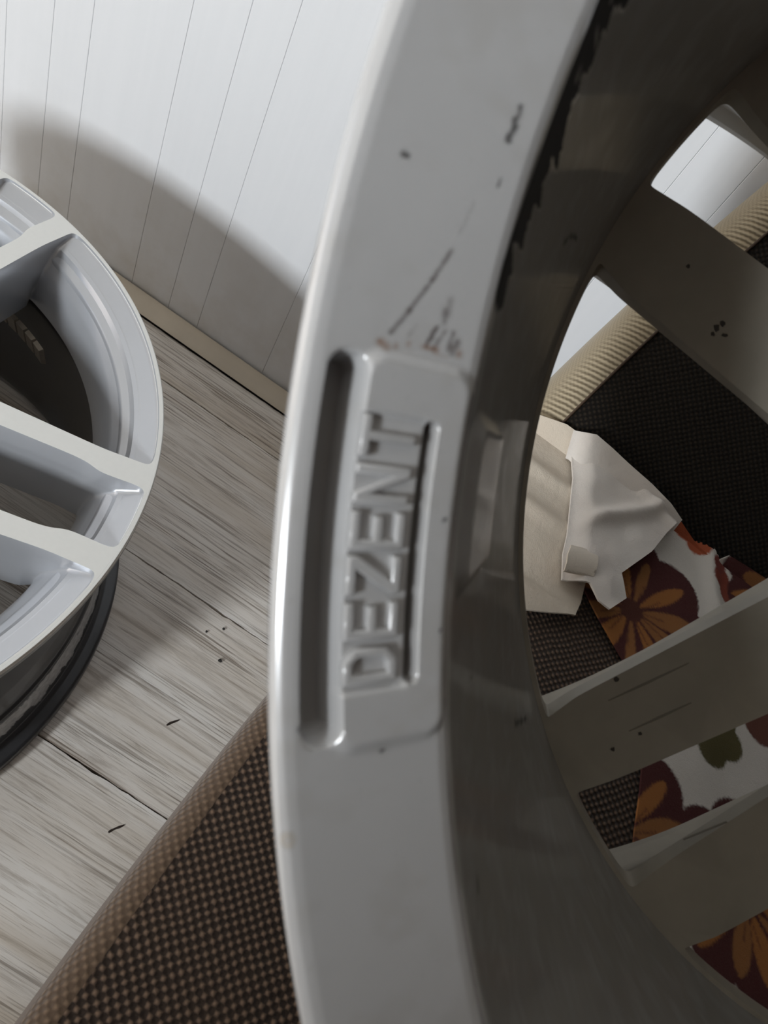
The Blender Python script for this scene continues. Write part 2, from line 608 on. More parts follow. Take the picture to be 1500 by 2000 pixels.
# inner profile seen from the rear: lip, rear annulus, dark cone (r, z); z runs from the rear flange to the front lip
PROF_IN = [(.2400, .0035), (.2400, .0020), (.2396, .0008), (.2388, .0002), (.2378, .0), (.2365, .0004), (.2188, .0097), (.2178, .0107), (.2171, .0130), (.1895, .1500)]
PROF_REST = [(.1895, .1515), (.2040, .1680), (.2150, .1850), (.2250, .1930), (.2352, .1975), (.2372, .1997), (.2380, .2000), (.2392, .1999), (.2399, .1990), (.2400, .1975),
             (.2398, .1925), (.2340, .1905), (.2290, .1880), (.2285, .1700), (.2310, .1665), (.2285, .1620), (.2180, .1380), (.2120, .1200), (.2120, .0900), (.2180, .0720),
             (.2200, .0600), (.2212, .0500), (.2236, .0470), (.2238, .0440), (.2215, .0405), (.2222, .0380), (.2280, .0150), (.2310, .0118), (.2380, .0098), (.2396, .0085), (.2400, .0060)]


def dens(pts, step):
    out = [np.array(pts[0])]
    for a_, b_ in zip(pts[:-1], pts[1:]):
        a_, b_ = np.array(a_), np.array(b_)
        n = max(1, int(math.ceil(np.linalg.norm(b_ - a_) / step)))
        out += [a_ + (b_ - a_) * i / n for i in range(1, n + 1)]
    return np.array(out)


def sdf_rbox(x, y, x0, x1, y0, y1, r):
    cx, cy, hx, hy = (x0 + x1) / 2, (y0 + y1) / 2, (x1 - x0) / 2 - r, (y1 - y0) / 2 - r
    dx, dy = np.abs(x - cx) - hx, np.abs(y - cy) - hy
    return np.hypot(np.maximum(dx, 0), np.maximum(dy, 0)) + np.minimum(np.maximum(dx, dy), 0) - r


def sstep(x, a_, b_):
    t_ = np.clip((x - a_) / (b_ - a_), 0, 1)
    return t_ * t_ * (3 - 2 * t_)


def dseg(x, y, p, q):
    px, py = q[0] - p[0], q[1] - p[1]
    t_ = np.clip(((x - p[0]) * px + (y - p[1]) * py) / (px * px + py * py + 1e-12), 0, 1)
    return np.hypot(x - p[0] - t_ * px, y - p[1] - t_ * py), t_


def vnoise(x, y, seed):
    """cheap smooth value noise on arrays, 0..1"""
    r = np.random.RandomState(seed).rand(64, 64)
    xi, yi = np.floor(x).astype(int), np.floor(y).astype(int)
    fx_, fy_ = x - xi, y - yi
    fx_, fy_ = fx_ * fx_ * (3 - 2 * fx_), fy_ * fy_ * (3 - 2 * fy_)
    g = lambda a_, b_: r[a_ % 64, b_ % 64]
    return (g(xi, yi) * (1 - fx_) + g(xi + 1, yi) * fx_) * (1 - fy_) + (g(xi, yi + 1) * (1 - fx_) + g(xi + 1, yi + 1) * fx_) * fy_


def pad_height(th, s):
    """relief of the rear annulus, metres; th degrees, s millimetres from the lip"""
    mm = th * math.pi / 180 * 227.0          # along the ring
    k = math.pi / 180 * 227.0
    h = np.zeros_like(s)
    pad = sdf_rbox(mm, s, -1.45 * k, 11.0 * k, 11.2, 26.9, 3.0)
    h += 0.9 * sstep(-pad, -1.0, 1.2)
    rec = sdf_rbox(mm, s, -1.05 * k, 10.75 * k, 7.5, 11.7, 1.8)
    h -= 5.2 * sstep(-rec, -0.7, 1.0)
    box = sdf_rbox(mm, s, 0.45 * k, 9.2 * k, 11.5, 21.2, 0.8)
    h -= 0.8 * sstep(-box, -0.35, 0.35)
    slot = sdf_rbox(mm, s, 0.55 * k, 9.2 * k, 21.0, 22.5, 0.7)
    h -= 2.4 * sstep(-slot, -0.15, 0.3)
    led = sdf_rbox(mm, s, 3.3 * k, 9.6 * k, 32.0, 66.0, 4.0)  # raised ledge added where a pale reflection lies
    h += 1.6 * sstep(-led, -2.0, 2.0)
    return h / 1000.0


def wear_and_shade(th, s):
    """colour of wear and painted shade on the held wheel: black chips along the inner edge, scratches, rust, spots"""
    mm = th * math.pi / 180 * 227.0
    k = math.pi / 180 * 227.0
    t_ = np.ones(th.shape + (3,))

    def lay(mask, col):
        t_[...] = t_ * (1 - mask[..., None]) + np.array(col) * mask[..., None]
    # patchy dust, plus shade of the inner barrel put into its colour
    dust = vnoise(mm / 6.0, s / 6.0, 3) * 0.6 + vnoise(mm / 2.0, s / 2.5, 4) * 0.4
    ledge_sheen = sstep(-sdf_rbox(mm, s, 3.3 * k, 9.6 * k, 32.0, 66.0, 4.0), -1.0, 3.0)  # reflection on the ledge, put into the colour as a paler patch
    lay(0.9 * sstep(s, 27, 33) * (0.65 + 0.35 * dust) * (1 - 0.5 * ledge_sheen), (0.235, 0.21, 0.17))
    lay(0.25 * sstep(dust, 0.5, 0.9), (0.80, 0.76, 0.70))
    # shade inside the slot and the recess, put into the colour
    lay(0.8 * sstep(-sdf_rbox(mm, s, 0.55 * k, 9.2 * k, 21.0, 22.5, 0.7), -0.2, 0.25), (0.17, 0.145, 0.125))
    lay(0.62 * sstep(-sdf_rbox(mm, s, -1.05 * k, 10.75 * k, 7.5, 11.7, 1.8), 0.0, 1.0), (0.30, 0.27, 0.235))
    # black torn lacquer band
    tt = np.array([13.3, 13.9, 14.9, 15.8, 17.0, 18.0, 18.75, 20.3, 20.9, 22.9, 24.0, 27.0])
    rr = np.array([31.0, 36.5, 34.5, 36.0, 39.5, 41.0, 41.2, 45.5, 40.4, 42.4, 42.0, 44.0])
    ll = np.array([29.0, 27.6, 27.5, 27.8, 28.4, 28.8, 29.0, 29.0, 29.0, 29.0, 28.4, 27.8])
    jag = (vnoise(mm / 2.6, s * 0 + 3.0, 5) - 0.5) * 9.0 + (vnoise(mm / 0.8, s / 5.0, 6) - 0.5) * 3.5
    R_ = np.interp(th, tt, rr) + jag * sstep(th, 14.6, 15.6)
    L_ = np.interp(th, tt, ll)
    m = sstep(R_ - s, -0.15, 0.25) * sstep(s - L_, -0.25, 0.3) * sstep(th, 13.2, 13.7) * sstep(th, 29.0, 27.5)
    keep = sstep(vnoise(mm / 2.2, s / 7.0, 8), 0.80, 0.86) * sstep(s, 33, 36)
    lay(m * (1 - keep), (0.025, 0.022, 0.022))
    lay(0.8 * sstep(np.abs(s - R_ - 0.5), 0.6, 0.1) * sstep(th, 14.5, 15.5) * sstep(th, 29.0, 27.5), (1.15, 1.1, 1.0))
    # separate chips in the cone and on the annulus
    for (a_, sa, b_, sb, w) in ((21.2, 92, 22.0, 96, 1.0), (22.0, 96, 23.3, 110, 0.7), (18.4, 22.9, 19.5, 23.2, 0.55), (17.0, 23.5, 17.2, 23.6, 0.25),
                                (16.6, 10.2, 16.6, 10.8, 0.4), (-0.5, 6.8, -0.45, 6.9, 0.6), (-1.7, 53.6, -1.6, 55, 0.5), (-10.3, 114, -12.8, 138, 1.0),
                                (-9.6, 40.4, -9.2, 41.5, 0.7), (24.3, 60, 24.35, 61, 0.5), (-1.65, 17.8, -1.6, 18.1, 0.35), (6.0, 25.0, 6.1, 25.4, 0.25), (2.2, 25.8, 2.3, 26, 0.25)):
        d, q = dseg(mm, s, (a_ * k, sa), (b_ * k, sb))
        d = d + w * 1.1 * (vnoise(mm / (0.8 * w + .1), s / (1.6 * w + .1), 71) - 0.45) + w * 0.5 * np.abs(q - 0.45)
        lay(0.85 * sstep(d, w * 1.2, w * 0.6), (0.06, 0.055, 0.05))
    # scratches above the pad
    for pts, w, al in (([(16.2, 21.0), (15.2, 20.2)], 0.12, 0.4), ([(14.55, 19.6), (13.55, 18.2), (12.45, 16.0), (11.65, 14.2)], 0.28, 0.75), ([(13.1, 21.2), (12.7, 21.3)], 0.5, 0.4),
                       ([(12.75, 20.8), (12.4, 21.0)], 0.4, 0.6), ([(12.2, 20.2), (11.55, 19.2)], 0.35, 0.9), ([(12.15, 21.4), (11.5, 20.3)], 0.22, 0.7), ([(12.2, 22.6), (11.6, 22.4)], 0.3, 0.8),
                       ([(11.9, 23.4), (11.55, 23.0)], 0.5, 0.7), ([(12.1, 17.4), (11.7, 16.6)], 0.12, 0.5)):
        for p, q in zip(pts[:-1], pts[1:]):
            d, u_ = dseg(mm, s, (p[0] * k, p[1]), (q[0] * k, q[1]))
            lay(al * sstep(d + 0.25 * vnoise(mm / .5, s / .5, 9), w + 0.25, w), (0.17, 0.14, 0.13))
    # rust at the top edge of the pad
    d, u_ = dseg(mm, s, (11.3 * k, 13.0), (11.55 * k, 24.0))
    lay(0.7 * sstep(d, 0.9, 0.1) * sstep(vnoise(mm / 0.8, s / 0.8, 12), 0.5, 0.8), (0.42, 0.22, 0.12))
    d, u_ = dseg(mm, s, (11.3 * k, 13.2), (11.2 * k, 14.0))
    lay(0.6 * sstep(d, 0.8, 0.2), (0.46, 0.25, 0.14))
    # thin rusty line along the inner edge of the pad, ring stain near the lip
    lay(0.55 * sstep(np.abs(s - 27.6), 0.7, 0.1) * sstep(th, -1.0, 0.5) * sstep(th, 11.2, 10.0), (0.33, 0.22, 0.15))
    d = np.hypot(mm + 3.8 * k, s - 4.6)
    lay(0.45 * sstep(np.abs(d - 0.75), 0.5, 0.1), (0.62, 0.50, 0.34))
    lay(0.2 * sstep(d, 1.0, 0.2), (0.75, 0.62, 0.45))
    sp = sstep(vnoise(mm / 0.7, s / 0.7, 21), 0.955, 0.985)
    lay(0.12 * sp, (0.35, 0.32, 0.30))
    return t_


def outline(kind, lv, held):
    """closed window outline in the window's own frame (x radial, y across); same vertex count at every level"""
    p = LEVELS[kind][lv]
    ro = p['ro']
    if not held and lv >= 6:
        ro = (.2045, .2022, .2015)[lv - 6]
    src = p['pts']
    if not held and lv >= 6:
        src = [(.082, .0048), (.1330, .0430), (.1780, .0790), (.19, .0868)] if kind == 'wide_window' else [(.100, .0200), (.1870, .0204), (.1930, .0194), (.2000, .0186)]
    c = [np.array(q) for q in src]                       # from the hub end outward, positive side
    if held and kind == 'wide_window' and lv < 7:
        # wider draft toward the front on this wheel's wide windows
        c = [q + np.array((0, 0.011 * min(1, max(0, (.195 - q[0]) / .07)) * (1 if lv < 6 else .6))) for q in c]
    if held and kind == 'narrow_window' and lv < 7:
        c = [q + np.array((0, 0.0075 * min(1, max(0, (.205 - q[0]) / .03)) * (1 if lv < 6 else .6))) for q in c]
    yo = c[-1][1]
    c[-1] = np.array((math.sqrt(ro * ro - yo * yo), yo))
    cnt = [26, 5, 14] if kind == 'narrow_window' else [20, 10, 20]
    side = []
    for a_, b_, n in zip(c[:-1], c[1:], cnt):
        side += [a_ + (b_ - a_) * i / n for i in range(n)]
    a0 = math.atan2(yo, c[-1][0])
    na = 30 if kind == 'narrow_window' else 64
    arc = [np.array((ro * math.cos(a_), ro * math.sin(a_))) for a_ in np.linspace(a0, -a0, na + 1)]
    other = [np.array((q[0], -q[1])) for q in side[1:][::-1]]
    ni = 8
    first = np.array((c[0][0], -c[0][1]))
    inner = [first + (c[0] - first) * i / ni for i in range(ni)]
    P = np.array(side + arc[:-1] + [np.array((q[0], q[1])) for q in [arc[-1]]] + other + inner)
    for _ in range(p['sm']):
        P = 0.5 * P + 0.25 * (np.roll(P, 1, 0) + np.roll(P, -1, 0))
    return P


LEVELS = {
    'narrow_window': [
        dict(z=.2000, ro=.2366, pts=[(.094, .0262), (.1985, .0262), (.2055, .0220), (.23, .0236)], sm=10),
        dict(z=.1972, ro=.2358, pts=[(.096, .0252), (.1985, .0252), (.2055, .0212), (.23, .0226)], sm=10),
        dict(z=.1918, ro=.2222, pts=[(.098, .0236), (.1975, .0236), (.2040, .0202), (.2195, .0204)], sm=8),
        dict(z=.1895, ro=.2205, pts=[(.099, .0228), (.1970, .0228), (.2035, .0198), (.2180, .0196)], sm=8),
        dict(z=.1790, ro=.2105, pts=[(.100, .0214), (.1900, .0214), (.1960, .0206), (.2085, .0196)], sm=12),
        dict(z=.1765, ro=.2085, pts=[(.100, .0208), (.1890, .0208), (.1950, .0202), (.2060, .0190)], sm=12),
        dict(z=.1650, ro=.1960, pts=[(.095, .0150), (.1800, .0172), (.1850, .0174), (.1930, .0172)], sm=22),
        dict(z=.1570, ro=.1872, pts=[(.088, .0085), (.1680, .0150), (.1740, .0155), (.1850, .0172)], sm=12),
        dict(z=.1500, ro=.1880, pts=[(.085, .0080), (.1680, .0155), (.1740, .0162), (.1870, .0185)], sm=4)],
    'wide_window': [
        dict(z=.2000, ro=.2366, pts=[(.084, .0060), (.1361, .0471), (.1860, .0867), (.22, .1040)], sm=8),
        dict(z=.1972, ro=.2358, pts=[(.084, .0058), (.1361, .0462), (.1858, .0858), (.22, .1030)], sm=8),
        dict(z=.1918, ro=.2222, pts=[(.084, .0056), (.1357, .0452), (.1845, .0845), (.20, .0965)], sm=8),
        dict(z=.1895, ro=.2205, pts=[(.084, .0054), (.1357, .0447), (.1840, .0838), (.20, .0952)], sm=8),
        dict(z=.1790, ro=.2105, pts=[(.083, .0052), (.1340, .0437), (.1800, .0805), (.19, .0884)], sm=10),
        dict(z=.1765, ro=.2085, pts=[(.083, .0050), (.1335, .0433), (.1790, .0795), (.19, .0870)], sm=10),
        dict(z=.1650, ro=.1960, pts=[(.081, .0045), (.1250, .0360), (.1700, .0690), (.18, .0760)], sm=14),
        dict(z=.1570, ro=.1872, pts=[(.079, .0040), (.1145, .0279), (.1650, .0620), (.17, .0695)], sm=6),
        dict(z=.1500, ro=.1880, pts=[(.078, .0040), (.1145, .0283), (.1650, .0630), (.17, .0715)], sm=3)]}


def dish(V):
    """the spokes lie a little lower than the lip; the back stays flat"""
    r = np.hypot(V[:, 0], V[:, 1])
    V[:, 2] -= 0.013 * sstep(0.236 - r, 0.0, 0.075) * (V[:, 2] - .15) / .05
    return V


def in_poly(P, poly):
    x, y_ = P[:, 0], P[:, 1]
    ins = np.zeros(len(P), bool)
    n = len(poly)
    for i in range(n):
        x1_, y1_ = poly[i]
        x2_, y2_ = poly[(i + 1) % n]
        c = (y1_ > y_) != (y2_ > y_)
        if y1_ != y2_:
            ins ^= c & (x < (x2_ - x1_) * (y_ - y1_) / (y2_ - y1_) + x1_)
    return ins


def rot2(P, a_):
    c, s = math.cos(a_), math.sin(a_)
    return np.stack([P[:, 0] * c - P[:, 1] * s, P[:, 0] * s + P[:, 1] * c], -1)


def plate(loops, circles, extra):
    """triangles of the plane between the outermost and innermost circle, less the loops"""
    pts, edges = [], []
    for Lp in list(loops) + [np.array([(r * math.cos(t_), r * math.sin(t_)) for t_ in np.linspace(0, 2 * math.pi, n, endpoint=False)]) for r, n in circles]:
        b = len(pts)
        pts += [tuple(q) for q in Lp]
        edges += [(b + i, b + (i + 1) % len(Lp)) for i in range(len(Lp))]
    pts += [tuple(q) for q in extra]
    vs2, _, fs2, _, _, _ = delaunay_2d_cdt([Vector(q) for q in pts], edges, [], 0, 1e-6)
    P = np.array([tuple(v_) for v_ in vs2])
    T = np.array([tuple(f) for f in fs2])
    C = P[T].mean(1)
    r = np.hypot(C[:, 0], C[:, 1])
    ok = (r < circles[0][0]) & (r > circles[-1][0])
    for Lp in loops:
        ok &= ~in_poly(C, Lp)
    T = T[ok]
    A = P[T]
    area = (A[:, 1, 0] - A[:, 0, 0]) * (A[:, 2, 1] - A[:, 0, 1]) - (A[:, 2, 0] - A[:, 0, 0]) * (A[:, 1, 1] - A[:, 0, 1])
    T[area < 0] = T[area < 0][:, ::-1]
    return P, T


def disc_parts(held):
    """the spoke disc, cut into ten spokes and a hub: lists of (verts, faces, material index)"""
    _disc = {}
    V, F, MI = [], [], []
    allwin = []
    for k_ in range(5):
        for kind, c in (('wide_window', k_ * 72.0), ('narrow_window', k_ * 72.0 + 36.0)):
            allwin.append([(rot2(outline(kind, i, held), math.radians(c)), LEVELS[kind][i]['z']) for i in range(len(LEVELS[kind]))])
    for w in allwin:
        n = len(w[0][0])
        b = len(V)
        for P, z in w:
            V += [(q[0], q[1], z) for q in P]
        for i in range(len(w) - 1):
            for j in range(n):
                j2 = (j + 1) % n
                F.append((b + i * n + j, b + i * n + j2, b + (i + 1) * n + j2, b + (i + 1) * n + j))
                MI.append(0)
    # bolt holes and bore
    bolts = [np.array([(0.054 * math.cos(math.radians(c)) + 0.008 * math.cos(t_), 0.054 * math.sin(math.radians(c)) + 0.008 * math.sin(t_)) for t_ in np.linspace(0, 2 * math.pi, 18, endpoint=False)])
             for c in (0, 72, 144, 216, 288)]
    for bl in bolts:
        b = len(V)
        for z in (0.2, 0.15):
            V += [(q[0], q[1], z) for q in bl]
        for j in range(18):
            F.append((b + j, b + (j + 1) % 18, b + 18 + (j + 1) % 18, b + 18 + j))
            MI.append(0)
    b = len(V)
    for z in (0.2, 0.15):
        V += [(0.033 * math.cos(t_), 0.033 * math.sin(t_), z) for t_ in np.linspace(0, 2 * math.pi, 48, endpoint=False)]
    for j in range(48):
        F.append((b + j, b + (j + 1) % 48, b + 48 + (j + 1) % 48, b + 48 + j))
        MI.append(0)
    ex = [(r * math.cos(t_), r * math.sin(t_)) for r in (.07, .085, .11, .135, .16, .185, .21) for t_ in np.linspace(0, 2 * math.pi, 60, endpoint=False)]
    P, T = plate([w[0][0] for w in allwin] + bolts, [(.2378, 360), (.2366, 360), (.033, 48)], ex)
    b = len(V)
    V += [(q[0], q[1], .2) for q in P]
    F += [tuple(b + i for i in t_) for t_ in T]
    MI += [1] * len(T)
    P, T = plate([w[-1][0] for w in allwin] + bolts, [(.1900 if held else .2040, 360), (.033, 48)], ex)
    b = len(V)
    V += [(q[0], q[1], .15) for q in P]
    F += [tuple(b + i for i in t_[::-1]) for t_ in T]
    MI += [0] * len(T)
    V = dish(np.array(V)) if held else np.array(V)
    groups = {}
    for f, m in zip(F, MI):
        c = V[list(f)].mean(0)
        r = math.hypot(c[0], c[1])
        g = 'hub' if r < 0.078 else int((math.degrees(math.atan2(c[1], c[0])) % 360) // 36)
        groups.setdefault(g, []).append((f, m))
    for g, fl in groups.items():
        idx = sorted({i for f, _ in fl for i in f})
        mp = {i: j for j, i in enumerate(idx)}
        _disc[g] = (V[idx], [tuple(mp[i] for i in f) for f, _ in fl], [m for _, m in fl])
    return _disc


def smear(P, seed):
    """uneven brake dust on the spokes"""
    a_ = vnoise(P[:, 0] * 90 + 200, P[:, 1] * 90 + 200, seed)
    b_ = vnoise(P[:, 0] * 400 + 300, P[:, 1] * 400 + 300, seed + 1)
    v_ = 0.82 + 0.28 * (a_ * 0.6 + b_ * 0.4)
    return np.stack([v_, v_ * 0.985, v_ * 0.95], -1)


def weld(me, d=2e-5):
    bm = bmesh.new()
    bm.from_mesh(me)
    bmesh.ops.remove_doubles(bm, verts=bm.verts, dist=d)
    bm.to_mesh(me)
    bm.free()


def build_wheel(root, phase, held):
    spoke_m = M_DUSTY_SPOKE if held else M_SILVER
    for g, (V, F, MI) in disc_parts(held).items():
        V2 = V.copy()
        V2[:, :2] = rot2(V[:, :2], math.radians(phase))
        name = 'hub' if g == 'hub' else 'spoke'
        me = mesh_from(name, V2, F, [spoke_m, M_MACH if not held else M_DUSTY], MI, sharp=28, tint=smear(V2, 31) if held else np.ones((len(V2), 3)))
        obj(name, me, root)
    # barrel
    if held:
        th = np.concatenate([np.arange(-16, 28.0, 0.085), np.linspace(28, 344, 300, endpoint=False)])
        pin = np.concatenate([dens(PROF_IN[:6], 0.0005), dens(PROF_IN[5:9], 0.00033)[1:], dens(PROF_IN[8:], 0.0022)[1:]])
        cut = np.searchsorted(-pin[:, 0], -PROF_IN[8][0])
        # finer rows on the first stretch of the cone, where the torn lacquer is
        p9, p10 = np.array(PROF_IN[8]), np.array(PROF_IN[9])
        tl = np.concatenate([np.linspace(0, 0.16, 46), np.linspace(0.17, 1, 44)])
        pin = np.concatenate([dens(PROF_IN[:6], 0.0005), dens(PROF_IN[5:9], 0.00033)[1:], (p9 + (p10 - p9) * tl[1:, None])])
    else:
        th = np.concatenate([np.arange(-100, 60, 0.35), np.linspace(60, 260, 120, endpoint=False)])
        pin = dens(PROF_IN[:-1] + [(.2035, .1500)], 0.01)
    pre = dens([tuple(pin[-1])] + (PROF_REST if held else [(.2045, .1515), (.2070, .1680)] + PROF_REST[2:]) + [PROF_IN[0]], 0.0012 if not held else 0.012)[1:-1]
    prof = np.concatenate([pin, pre])
    n, m = len(th), len(prof)
    s_in = np.concatenate([[0], np.cumsum(np.hypot(*np.diff(pin, axis=0).T))]) * 1000
    TH, RR = np.meshgrid(th, prof[:, 0], indexing='ij')
    ZZ = np.broadcast_to(prof[:, 1], TH.shape).copy()
    RR = RR.copy()
    tint = np.ones(TH.shape + (3,))
    if held:
        S = np.broadcast_to(s_in, (n, len(pin)))
        T2 = TH[:, :len(pin)]
        h = pad_height(T2, S)
        tg = np.gradient(pin, axis=0)
        tg /= np.linalg.norm(tg, axis=1)[:, None]
        nr, nz = -tg[:, 1], tg[:, 0]
        sg = np.sign(-(nr + nz))
        h = h * (1 - sstep(T2, 27.0, 28.0))
        RR[:, :len(pin)] += h * (nr * sg)
        ZZ[:, :len(pin)] += h * (nz * sg)
        tint[:, :len(pin)] = wear_and_shade(np.where(T2 > 180, T2 - 360, T2), S)
    else:
        # outside of the barrel: grey sealant torn along the rear bead hump
        mm = TH * math.pi / 180 * 230
        zz = ZZ * 1000
        out = np.zeros(TH.shape, bool)
        out[:, len(pin) + 4:] = True
        lo = 15.5 + 6.0 * vnoise(mm / 7, mm * 0, 41) + 3.0 * vnoise(mm / 1.8, mm * 0, 42)
        hi = 34 + 2.0 * vnoise(mm / 9, mm * 0, 43) + 1.0 * vnoise(mm / 2, mm * 0, 44)
        res = sstep(zz, lo - .3, lo + .3) * sstep(-zz, -hi - .3, -hi + .3) * sstep(vnoise(mm / 14, zz / 6, 45), .04, .12) * out
        tone = 8.0 + 6.0 * vnoise(mm / 2.2, zz / 1.5, 46)
        tint = 1 + (tone - 1)[..., None] * res[..., None] * np.array([1.0, 0.97, 0.88])
        tint = np.maximum(tint * (1 - .0), 0)
    a_ = np.radians(TH)
    V = np.stack([RR * np.cos(a_), RR * np.sin(a_), ZZ], -1).reshape(-1, 3)
    i = np.arange(n)
    j = np.arange(m)
    I, J = np.meshgrid(i, j, indexing='ij')
    I2, J2 = (I + 1) % n, (J + 1) % m
    F = np.stack([I * m + J, I2 * m + J, I2 * m + J2, I * m + J2], -1).reshape(-1, 4)
    if held:
        mi = np.zeros((n, m), int)
        mats = [M_DUSTY]
    else:
        zc = prof[:, 1]
        mi = np.zeros((n, m), int)
        lip0 = len(pin)
        front = (np.arange(m) >= lip0) & (zc > .1978)
        silver = (np.arange(m) >= lip0 - 1) & (zc > .15) & (np.arange(m) < lip0 + 90) & ~front
        # only the part of the profile before the lip tip is silver, the outside is black
        tip = int(np.argmax(np.where(np.arange(m) >= lip0, prof[:, 0], 0)))
        silver &= np.arange(m) < tip
        mi[:, front] = 1
        mi[:, silver] = 2
        mats = [M_BLACK, M_MACH, M_SILVER]
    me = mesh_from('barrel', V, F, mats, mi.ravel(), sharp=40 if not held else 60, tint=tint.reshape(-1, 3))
    fix_normals(me)
    me.polygons.foreach_set('use_smooth', np.ones(len(me.polygons), dtype=bool))
    me.set_sharp_from_angle(angle=math.radians(45))
    obj('barrel', me, root, label='grey lacquered barrel with a stamped pad, black torn lacquer along its inner edge' if held else 'black barrel with torn grey sealant round its lower bead')
    return prof


# the wheel held close to the camera, rear side toward it
cw = B @ np.array([.2253, .0248, .0836]) + np.array([0, 0, CAM_H])
ax = np.array([.041, -.0877, 1.0])
ax /= np.linalg.norm(ax)
uu = np.cross([0, 1.0, 0], ax)
uu /= np.linalg.norm(uu)
vv = np.cross(ax, uu)
wx, wy, wz = B @ (-uu), B @ (-vv), B @ ax
held = empty('alloy_wheel', 'grey alloy wheel seen from behind close up, scuffed, with raised lettering on its rim', 'wheel',
             Matrix([[wx[0], wy[0], wz[0], cw[0]], [wx[1], wy[1], wz[1], cw[1]], [wx[2], wy[2], wz[2], cw[2]], [0, 0, 0, 1]]), 'alloy wheels')
build_wheel(held, 5.5, True)

# raised letters inside the pad
PIN_D = dens(PROF_IN, 0.0002)
SIN_D = np.concatenate([[0], np.cumsum(np.hypot(*np.diff(PIN_D, axis=0).T))])


def on_annulus(th, s, h):
    r = np.interp(s, SIN_D, PIN_D[:, 0])
    z = np.interp(s, SIN_D, PIN_D[:, 1])
    nr, nz = -.4652, -.8852
    r, z = r + nr * h, z + nz * h
    return (r * math.cos(th), r * math.sin(th), z)


K = 1.25     # stroke, millimetres
GLYPH = {    # strokes on a 5 x 7.4 mm body
    'D': [[(0, 0), (3.0, 0), (4.6, 1.5), (4.6, 5.9), (3.0, 7.4), (0, 7.4)], [(K, K), (K, 7.4 - K), (2.6, 7.4 - K), (3.35, 5.4), (3.35, 2.0), (2.6, K)]],
    'E': [[(0, 0), (4.7, 0), (4.7, K), (K, K), (K, 3.05), (4.2, 3.05), (4.2, 4.3), (K, 4.3), (K, 7.4 - K), (4.7, 7.4 - K), (4.7, 7.4), (0, 7.4)]],
    'Z': [[(0, 0), (4.9, 0), (4.9, K), (1.75, K), (4.9, 6.0), (4.9, 7.4), (0, 7.4), (0, 7.4 - K), (3.1, 7.4 - K), (0, 1.35)]],
    'N': [[(0, 0), (K, 0), (K, 5.0), (3.4, 0), (4.8, 0), (4.8, 7.4), (4.8 - K, 7.4), (4.8 - K, 2.5), (1.35, 7.4), (0, 7.4)]],
    'T': [[(1.9, 0), (3.15, 0), (3.15, 7.4 - K), (5.05, 7.4 - K), (5.05, 7.4), (0, 7.4), (0, 7.4 - K), (1.9, 7.4 - K)]]}
TH0 = 0.70
for idx, ch in enumerate('DEZENT'):
    loops = GLYPH[ch]
    pts, edges = [], []
    for lp in loops:
        q = []
        for a_, b_ in zip(lp, lp[1:] + lp[:1]):
            q.append(a_)
        b0 = len(pts)
        pts += q
        edges += [(b0 + i, b0 + (i + 1) % len(q)) for i in range(len(q))]
    vs2, _, fs2, _, _, _ = delaunay_2d_cdt([Vector(q) for q in pts], edges, [], 0, 1e-5)
    P = np.array([tuple(v_) for v_ in vs2])
    T = [tuple(f) for f in fs2]
    C = np.array([P[list(f)].mean(0) for f in T])
    ok = in_poly(C, loops[0])
    for lp in loops[1:]:
        ok &= ~in_poly(C, lp)
    bm = bmesh.new()
    bvv = [bm.verts.new((q[0], q[1], 0)) for q in P]
    for f, o_ in zip(T, ok):
        if o_:
            bm.faces.new([bvv[i] for i in f])
    bmesh.ops.dissolve_limit(bm, angle_limit=0.01, verts=bm.verts, edges=bm.edges)
    top = list(bm.faces)
    r_ = bmesh.ops.extrude_face_region(bm, geom=top)
    for e in r_['geom']:
        if isinstance(e, bmesh.types.BMVert):
            e.co.z = 1.0
    bmesh.ops.recalc_face_normals(bm, faces=bm.faces)
    te = [e for e in bm.edges if all(v_.co.z > .5 for v_ in e.verts) and len(e.link_faces) == 2 and abs(e.calc_face_angle(0)) > .5]
    bmesh.ops.bevel(bm, geom=te, offset=0.42, segments=4, profile=0.55, affect='EDGES', clamp_overlap=True)
    bmesh.ops.triangulate(bm, faces=bm.faces)
    for v_ in bm.verts:
        th = math.radians(TH0) + (idx * 5.68 + v_.co.x) / 227.0
        s = (19.6 - v_.co.y) / 1000.0
        hh = (-0.1 + 1.25 * v_.co.z) / 1000.0
        v_.co = on_annulus(th, s, hh)
    bmesh.ops.recalc_face_normals(bm, faces=bm.faces)
    me = bpy.data.meshes.new('raised_letter')
    bm.to_mesh(me)
    bm.free()
    me.materials.append(M_DUSTY)
    at = me.color_attributes.new('tint', 'FLOAT_COLOR', 'POINT')
    at.data.foreach_set('color', np.ones(len(me.vertices) * 4, dtype=np.float32))
    me.polygons.foreach_set('use_smooth', np.ones(len(me.polygons), dtype=bool))
    me.set_sharp_from_angle(angle=math.radians(50))
    obj('raised_letter', me, held)

# chips and casting lines on the backs of the spokes: thin raised or bare patches, 0.2 mm proud
M_CHIP = simple('bare_dark_metal', (0.05, 0.042, 0.036), 0.7)
M_CASTLINE = simple('casting_line_tone', (0.19, 0.17, 0.14), 0.8)  # darker strips laid along the casting lines


def patch(name, pts, mat):
    z0, z1 = 0.1499, 0.1498
    n = len(pts)
    V = [(x_, y_, z0 + 0.0005) for x_, y_ in pts] + [(x_, y_, z1) for x_, y_ in pts]
    F = [tuple(range(n, 2 * n))] + [(i, (i + 1) % n, n + (i + 1) % n, n + i) for i in range(n)]
    me = mesh_from(name, V, F, [mat], smooth=False)
    fix_normals(me)
    obj(name, me, held)


